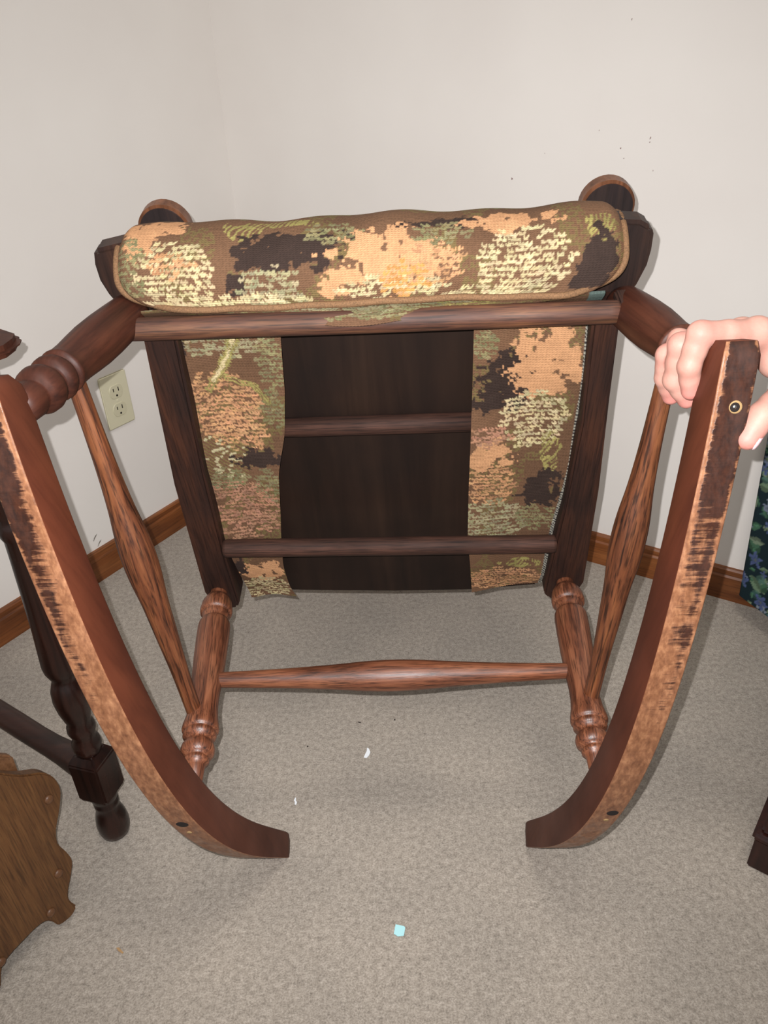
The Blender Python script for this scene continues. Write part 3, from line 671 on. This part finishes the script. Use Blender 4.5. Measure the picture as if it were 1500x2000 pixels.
# ------------------------------------------------------------------ dark green floral upholstered armchair, right edge
def floral_mat():
    a = N('dark_green_floral_cloth')
    col = a.n('ShaderNodeVertexColor', layer_name='Col').outputs[0]
    n1 = a.noise(a.coords((700, 700, 700)), 1, 2); a.bump(n1, .3, .0005)
    cc = a.mix(.35, col, a.ramp(n1, [(.3, (.5, .5, .5)), (.7, (1.3, 1.3, 1.3))]), 'MULTIPLY')
    return a.out(cc, .8, .2)
M_flor = floral_mat()
def floral(X, Y, seed=5):
    rg = np.random.default_rng(seed); H, Wd = X.shape; img = np.empty((H, Wd, 3)); img[:] = lin((22, 40, 46))
    def leafs(cx, cy, a, L, w, c, vein=True):
        dx, dy = X - cx, Y - cy; u = dx * math.cos(a) + dy * math.sin(a); q = -dx * math.sin(a) + dy * math.cos(a)
        t = u / L; m = (t > 0) & (t < 1) & (np.abs(q) < w * np.sin(PI * np.clip(t, 0, 1)) ** .8)
        img[m] = (np.array(lin(c)) * (.7 + .6 * (q[m] > 0))[:, None])
    def flower(cx, cy, r, c):
        a = np.arctan2(Y - cy, X - cx); d = np.hypot(X - cx, Y - cy) / r; pet = .72 + .28 * np.cos(5 * a + cx * 300)
        m = d < pet; img[m] = np.array(lin(c)) * (.55 + .5 * d[m] / pet[m])[:, None]
        m = d < .2; img[m] = lin((86, 96, 100))
    x0, x1, y0, y1 = X.min(), X.max(), Y.min(), Y.max()
    area = (x1 - x0) * (y1 - y0)
    for _ in range(int(area / .0006)):
        leafs(rg.uniform(x0, x1), rg.uniform(y0, y1), rg.uniform(0, 6.28), rg.uniform(.018, .040), rg.uniform(.005, .010), [(60, 92, 72), (96, 118, 94), (72, 102, 92), (106, 122, 102), (50, 80, 76)][rg.integers(5)])
    for _ in range(int(area / .0011)):
        flower(rg.uniform(x0, x1), rg.uniform(y0, y1), rg.uniform(.008, .018), [(120, 130, 150), (104, 116, 140), (134, 144, 156), (80, 94, 136)][rg.integers(4)])
    for _ in range(int(area / .0009)):
        leafs(rg.uniform(x0, x1), rg.uniform(y0, y1), rg.uniform(0, 6.28), rg.uniform(.008, .016), rg.uniform(.002, .004), [(110, 126, 100), (70, 110, 84)][rg.integers(2)])
    return img
ac = empty('armchair'); tag(ac, 'armchair in dark green floral cloth, only its corner in view by the right wall', 'armchair')

def armchair_body():
    a = np.array([.6590, 1.1560]); u1 = np.array([.3548, -.9349]); dr = np.array([DR.x, DR.y])
    b = a + .40 * u1; c = b + np.array([.25, -.05]); d = a + .28 * dr
    poly = [a, b, c, d]
    # rounded outline, counted from the far left corner
    out = []
    for k in range(4):
        p0, p1, p2 = poly[k - 1], poly[k], poly[(k + 1) % 4]; rr = .018
        q0 = p1 + (p0 - p1) / np.linalg.norm(p0 - p1) * rr; q2 = p1 + (p2 - p1) / np.linalg.norm(p2 - p1) * rr
        for t in np.linspace(0, 1, 7): out.append((1 - t) ** 2 * q0 + 2 * t * (1 - t) * p1 + t * t * q2)
    out.append(out[0]); out = np.array(out)
    L = np.concatenate([[0], np.cumsum(np.linalg.norm(np.diff(out, axis=0), axis=1))])
    n = int(L[-1] / .003); tt = np.linspace(0, L[-1], n); px = np.interp(tt, L, out[:, 0]); py = np.interp(tt, L, out[:, 1])
    zs = np.arange(.055, .53, .003); X, Y = np.meshgrid(tt, zs); img = floral(X, Y)
    cen = np.array([px.mean(), py.mean()]); k = 1 + .065 * (Y - .055) / .33
    bl = np.clip((Y - .50) / .03, 0, 1); k = k - .05 * bl ** 2
    P = np.stack([cen[0] + (px[None] - cen[0]) * k, cen[1] + (py[None] - cen[1]) * k, Y], -1)
    # keep clear of the wall behind
    dist = (P[..., 0] - CX) * DL.x + (P[..., 1] - CY) * DL.y; push = np.maximum(0, .022 - dist)
    P[..., 0] += push * DL.x; P[..., 1] += push * DL.y
    cloth('upholstered_side', P, X, Y, img, ac, M_flor)
    ring = [tuple(p) for p in P[-1]]; me = mesh('seat_top', ring[:-1], [tuple(range(len(ring) - 1))])
    ca = me.color_attributes.new('Col', 'FLOAT_COLOR', 'POINT'); ca.data.foreach_set('color', [q for _ in range(len(ring) - 1) for q in (*lin((26, 46, 50)), 1)])
    link('seat_top', me, M_flor, ac, False)
    me = mesh('underside', [tuple(p) for p in P[0]][:-1], [tuple(reversed(range(len(ring) - 1)))]); link('underside', me, M_black, ac, False)
    for q in poly:
        w = q + (cen - q) / np.linalg.norm(cen - q) * .14
        lathe('leg', [(0, .012), (.2, .016), (1, .022)], (w[0], w[1], 0), (w[0], w[1], .056), M_cab, ac, 14)
armchair_body()

# ------------------------------------------------------------------ bits lying on the carpet
def bit(name, pts, z, th, mat, label, cat, group=None):
    o = slab(name, pts, z, z + th, mat, None, 0)
    c = Vector((sum(p[0] for p in pts) / len(pts), sum(p[1] for p in pts) / len(pts), 0))
    for v in o.data.vertices: v.co -= c
    o.location = c; tag(o, label, cat, group); return o
def shape(cx, cy, pts, s): return [(cx + x * s, cy + y * s) for x, y in pts]
M_blue = plain('pale_blue_paper', (172, 222, 226), .8); M_flake = plain('white_flake', (232, 236, 240), .6); M_crumb = plain('dark_crumb', (46, 38, 34), .9)
bit('paper_scrap', shape(-.0030, .5626, [(-.9, -.55), (-.25, -1), (.72, -.92), (1, .35), (.85, .62), (-.55, 1)], .0078), .0008, .0009, M_blue, 'small pale blue square paper scrap on the carpet in front of the chair', 'paper')
bit('paint_flake', shape(-.0431, .852, [(-.55, -.9), (-.1, -1.05), (.35, -.5), (.55, .1), (.3, .9), (.0, 1.1), (-.05, .4), (-.25, -.1)], .0095), .0008, .0016, M_flake, 'larger bluish white flake on the carpet between the rockers', 'flake')
bit('paint_flake', shape(-.1510, .7659, [(-.35, .2), (-.1, 1), (.1, .9), (.12, .1), (.45, -.4), (.3, -.95), (-.05, -1.0), (-.1, -.2)], .0062), .0008, .0012, M_flake, 'tiny white chip on the carpet beside the left rocker tip', 'flake')
bit('crumb', shape(-.0558, .9181, [(-1, .3), (-.6, .5), (1, -.1), (.9, -.5), (-.2, -.1)], .0024), .0008, .0012, M_crumb, 'dark sliver on the carpet behind the larger white flake', 'crumb')
bit('crumb', shape(.0033, .9205, [(-1, -.7), (.8, -1), (1, .7), (-.5, 1)], .0013), .0008, .0014, M_crumb, 'dark crumb on the carpet, right of the dark sliver', 'crumb')
bit('crumb', shape(-.1392, .8709, [(-1, -.7), (.8, -1), (1, .7), (-.5, 1)], .0012), .0008, .0014, M_crumb, 'dark crumb on the carpet near the left rear leg', 'crumb')
M_stain = plain('rusty_fibre_stain', (166, 132, 92), .9)
bit('wood_sliver', shape(-.3560, .5520, [(-1, .6), (-.4, .7), (1, -.5), (.8, -.8), (-.3, -.1)], .0055), .0006, .0006, M_stain, 'tan sliver on the carpet right of the light oak stand', 'sliver')

# ------------------------------------------------------------------ the hand on the right rocker
def surface_nets(F, lo, h):
    ins = F < 0; nx, ny, nz = F.shape
    cnt = np.zeros((nx - 1, ny - 1, nz - 1)); acc = np.zeros((nx - 1, ny - 1, nz - 1, 3))
    cs = [(i, j, k) for i in (0, 1) for j in (0, 1) for k in (0, 1)]
    g = lambda A, c: A[c[0]:c[0] + nx - 1, c[1]:c[1] + ny - 1, c[2]:c[2] + nz - 1]
    for a in cs:
        for ax in range(3):
            if a[ax] == 0:
                b = list(a); b[ax] = 1; b = tuple(b); fa, fb = g(F, a), g(F, b); m = (fa < 0) != (fb < 0)
                t = np.where(m, fa / np.where(m, fa - fb, 1), 0); cnt += m
                for q in range(3): acc[..., q] += np.where(m, a[q] + (t if q == ax else 0), 0)
    act = cnt > 0; ids = -np.ones(act.shape, int); ids[act] = np.arange(act.sum())
    ii = np.argwhere(act); V = lo + h * (ii + acc[act] / cnt[act][:, None])
    fs = []
    for ax in range(3):
        o = [q for q in range(3) if q != ax]
        sl0 = [slice(None)] * 3; sl1 = [slice(None)] * 3; sl0[ax] = slice(0, -1); sl1[ax] = slice(1, None)
        a, b = ins[tuple(sl0)], ins[tuple(sl1)]
        for flip, m in ((False, a & ~b), (True, ~a & b)):
            e = np.argwhere(m); e = e[(e[:, o[0]] > 0) & (e[:, o[1]] > 0) & (e[:, o[0]] < ids.shape[o[0]]) & (e[:, o[1]] < ids.shape[o[1]])]
            if len(e) == 0: continue
            d0 = np.zeros(3, int); d0[o[0]] = 1; d1 = np.zeros(3, int); d1[o[1]] = 1
            q = np.stack([ids[tuple((e - d0 - d1).T)], ids[tuple((e - d1).T)], ids[tuple(e.T)], ids[tuple((e - d0).T)]], 1)
            if flip ^ (ax == 1): q = q[:, ::-1]
            fs.append(q)
    return V, np.concatenate(fs)
CM = chair.matrix_basis
hand_pts = dict(
    index= [(0.2984, 0.3964, 0.15), (0.2537, 0.4027, 0.158), (0.2484, 0.3794, 0.166), (0.2537, 0.3582, 0.168)],
    middle= [(0.2948, 0.3857, 0.134), (0.2477, 0.383, 0.142), (0.2474, 0.3537, 0.147), (0.2606, 0.3354, 0.149)],
    ring= [(0.2956, 0.371, 0.118), (0.2439, 0.3658, 0.13), (0.2455, 0.3453, 0.132), (0.2539, 0.3262, 0.132)],
    little= [(0.2963, 0.3546, 0.1), (0.2524, 0.3756, 0.122), (0.249, 0.3543, 0.122), (0.2586, 0.3327, 0.118)],
    thumb= [(0.3419, 0.3723, 0.165), (0.3149, 0.3656, 0.188), (0.295, 0.3605, 0.205), (0.2848, 0.3476, 0.2155)])
rad = dict(index=[.0108, .0096, .0085, .0074], middle=[.0112, .0096, .0086, .0076], ring=[.0108, .0091, .0082, .0072], little=[.0096, .0080, .0071, .0063], thumb=[.0140, .0108, .0100, .0084])
wr_pts = [(0.3399, 0.374, 0.148), (0.3627, 0.3501, 0.112)]
elbow = [(.62, .44, .11)]
def hand():
    T = lambda p: np.array(CM @ Vector(p))
    allp = [T(p) for k in hand_pts.values() for p in k] + [T(p) for p in wr_pts] + [T((.50, .402, .12))]
    h = .00125; lo = np.min(allp, 0) - .022; hi = np.max(allp, 0) + .034
    ax = [np.arange(lo[i], hi[i], h) for i in range(3)]; G = np.stack(np.meshgrid(*ax, indexing='ij'), -1).astype(np.float32)
    def cap(a, b, ra, rb):
        a, b = a.astype(np.float32), b.astype(np.float32); ab = b - a; t = np.clip(((G - a) @ ab) / (ab @ ab), 0, 1)
        return np.linalg.norm(G - a - t[..., None] * ab, axis=-1) - (ra + (rb - ra) * t)
    def sm(a, b, k):
        hh = np.clip(.5 + .5 * (b - a) / k, 0, 1); return b + (a - b) * hh - k * hh * (1 - hh)
    def ball(c, r): return np.linalg.norm(G - c.astype(np.float32), axis=-1) - r
    D = None; fing = []
    for nme in ('index', 'middle', 'ring', 'little', 'thumb'):
        P = [T(p) for p in hand_pts[nme]]; R = rad[nme]; f = None
        for i in range(3):
            mid = (P[i] + P[i + 1]) / 2; rm_ = (R[i] + R[i + 1]) / 2 * .955
            for c in (cap(P[i], mid, R[i], rm_), cap(mid, P[i + 1], rm_, R[i + 1])): f = c if f is None else sm(f, c, .0035)
        # fuller finger pads and joint creases on the bend side
        fing.append(f)
    for f in fing[:4]: D = f if D is None else sm(D, f, .0011)
    W0, W1 = T(wr_pts[0]), T(wr_pts[1]); palm = None
    mc = [T(hand_pts[k][0]) for k in ('index', 'middle', 'ring', 'little')]
    for i, m in enumerate(mc):
        w = W0 + (W1 - W0) * i / 3; c = cap(m, w, [.0108, .0114, .0110, .0102][i], .0160); palm = c if palm is None else sm(palm, c, .009)
    palm = sm(palm, cap(T((.318, .374, .156)), W0, .0135, .0185), .010)
    th = sm(fing[4], cap(T((.337, .371, .168)), W0, .0150, .018), .008)
    D = sm(D, palm, .0045); D = sm(D, th, .006)
    D = sm(D, cap((W0 + W1) / 2, T((.49, .401, .12)), .0235, .0315), .018)
    for i, m in enumerate(mc): D = sm(D, ball(m + np.array(CM.to_3x3() @ Vector((.002, .0015, -.001))), .0092), .006)
    D = D + .0000
    V, Fc = surface_nets(D, lo, h)
    me = mesh('person', V, [tuple(q) for q in Fc])
    return me
def skin_mat():
    a = N('fair_pink_skin')
    n1 = a.noise(a.coords((60, 60, 60)), 1, 3, .5); n2 = a.noise(a.coords((420, 420, 420)), 1, 3, .6)
    red = a.n('ShaderNodeAttribute', attribute_name='red').outputs['Fac']
    c = a.mix(a.math('MULTIPLY', red, .85), a.ramp(n1, [(.3, rgba((174, 126, 112))), (.7, rgba((190, 145, 130)))]), rgba((200, 116, 110)))
    a.bump(n2, .22, .0006)
    a.b.inputs['Subsurface Weight'].default_value = .12; a.b.inputs['Subsurface Radius'].default_value = (.006, .002, .001); a.b.inputs['Subsurface Scale'].default_value = .6
    return a.out(c, .55, .35)
M_skin = skin_mat()
hm = hand()
person = link('person', hm, M_skin)
tips = [CM @ Vector(hand_pts[k][-1]) for k in hand_pts] + [CM @ Vector(hand_pts[k][1]) for k in ('index', 'middle', 'ring')] 
at = hm.attributes.new('red', 'FLOAT', 'POINT')
at.data.foreach_set('value', [min(1, sum(math.exp(-((v.co - t).length / .010) ** 2) * (1 if i < 5 else .45) for i, t in enumerate(tips))) for v in hm.vertices])
bm = bmesh.new(); bm.from_mesh(hm)
for _ in range(3): bmesh.ops.smooth_vert(bm, verts=bm.verts, factor=.5, use_axis_x=True, use_axis_y=True, use_axis_z=True)
bmesh.ops.recalc_face_normals(bm, faces=bm.faces); bm.to_mesh(hm); bm.free()
tag(person, 'bare right hand of a person gripping the front end of the right rocker', 'person')
M_nail = plain('fingernail', (232, 196, 200), .2, .5)
def nail(P, Q, side, w, l, off):
    P, Q = CM @ Vector(P), CM @ Vector(Q); t = (P - Q).normalized(); n = (CM.to_3x3() @ Vector(side)); n = (n - t * n.dot(t)).normalized(); b = t.cross(n)
    v, f = [], []; m, k = 7, 7
    for i in range(m):
        for j in range(k):
            a = (j / (k - 1) * 2 - 1); s = i / (m - 1); ww = w * (1 - .5 * max(0, s - .6) ** 2 * 6) * (.9 if i == 0 else 1)
            v.append(P + t * (l * (s - .62)) + b * (a * ww) + n * (off - .45 * a * a * ww - .0012 * max(0, s - .5) ** 2 * 4))
    for i in range(m - 1):
        for j in range(k - 1): f.append((i * k + j, i * k + j + 1, (i + 1) * k + j + 1, (i + 1) * k + j))
    o = link('fingernail', mesh('fingernail', v, f), M_nail, person)
    so = o.modifiers.new('thick', 'SOLIDIFY'); so.thickness = .0006
nail(hand_pts['thumb'][3], hand_pts['thumb'][2], (.74, -.30, .60), .0054, .0135, .0092)
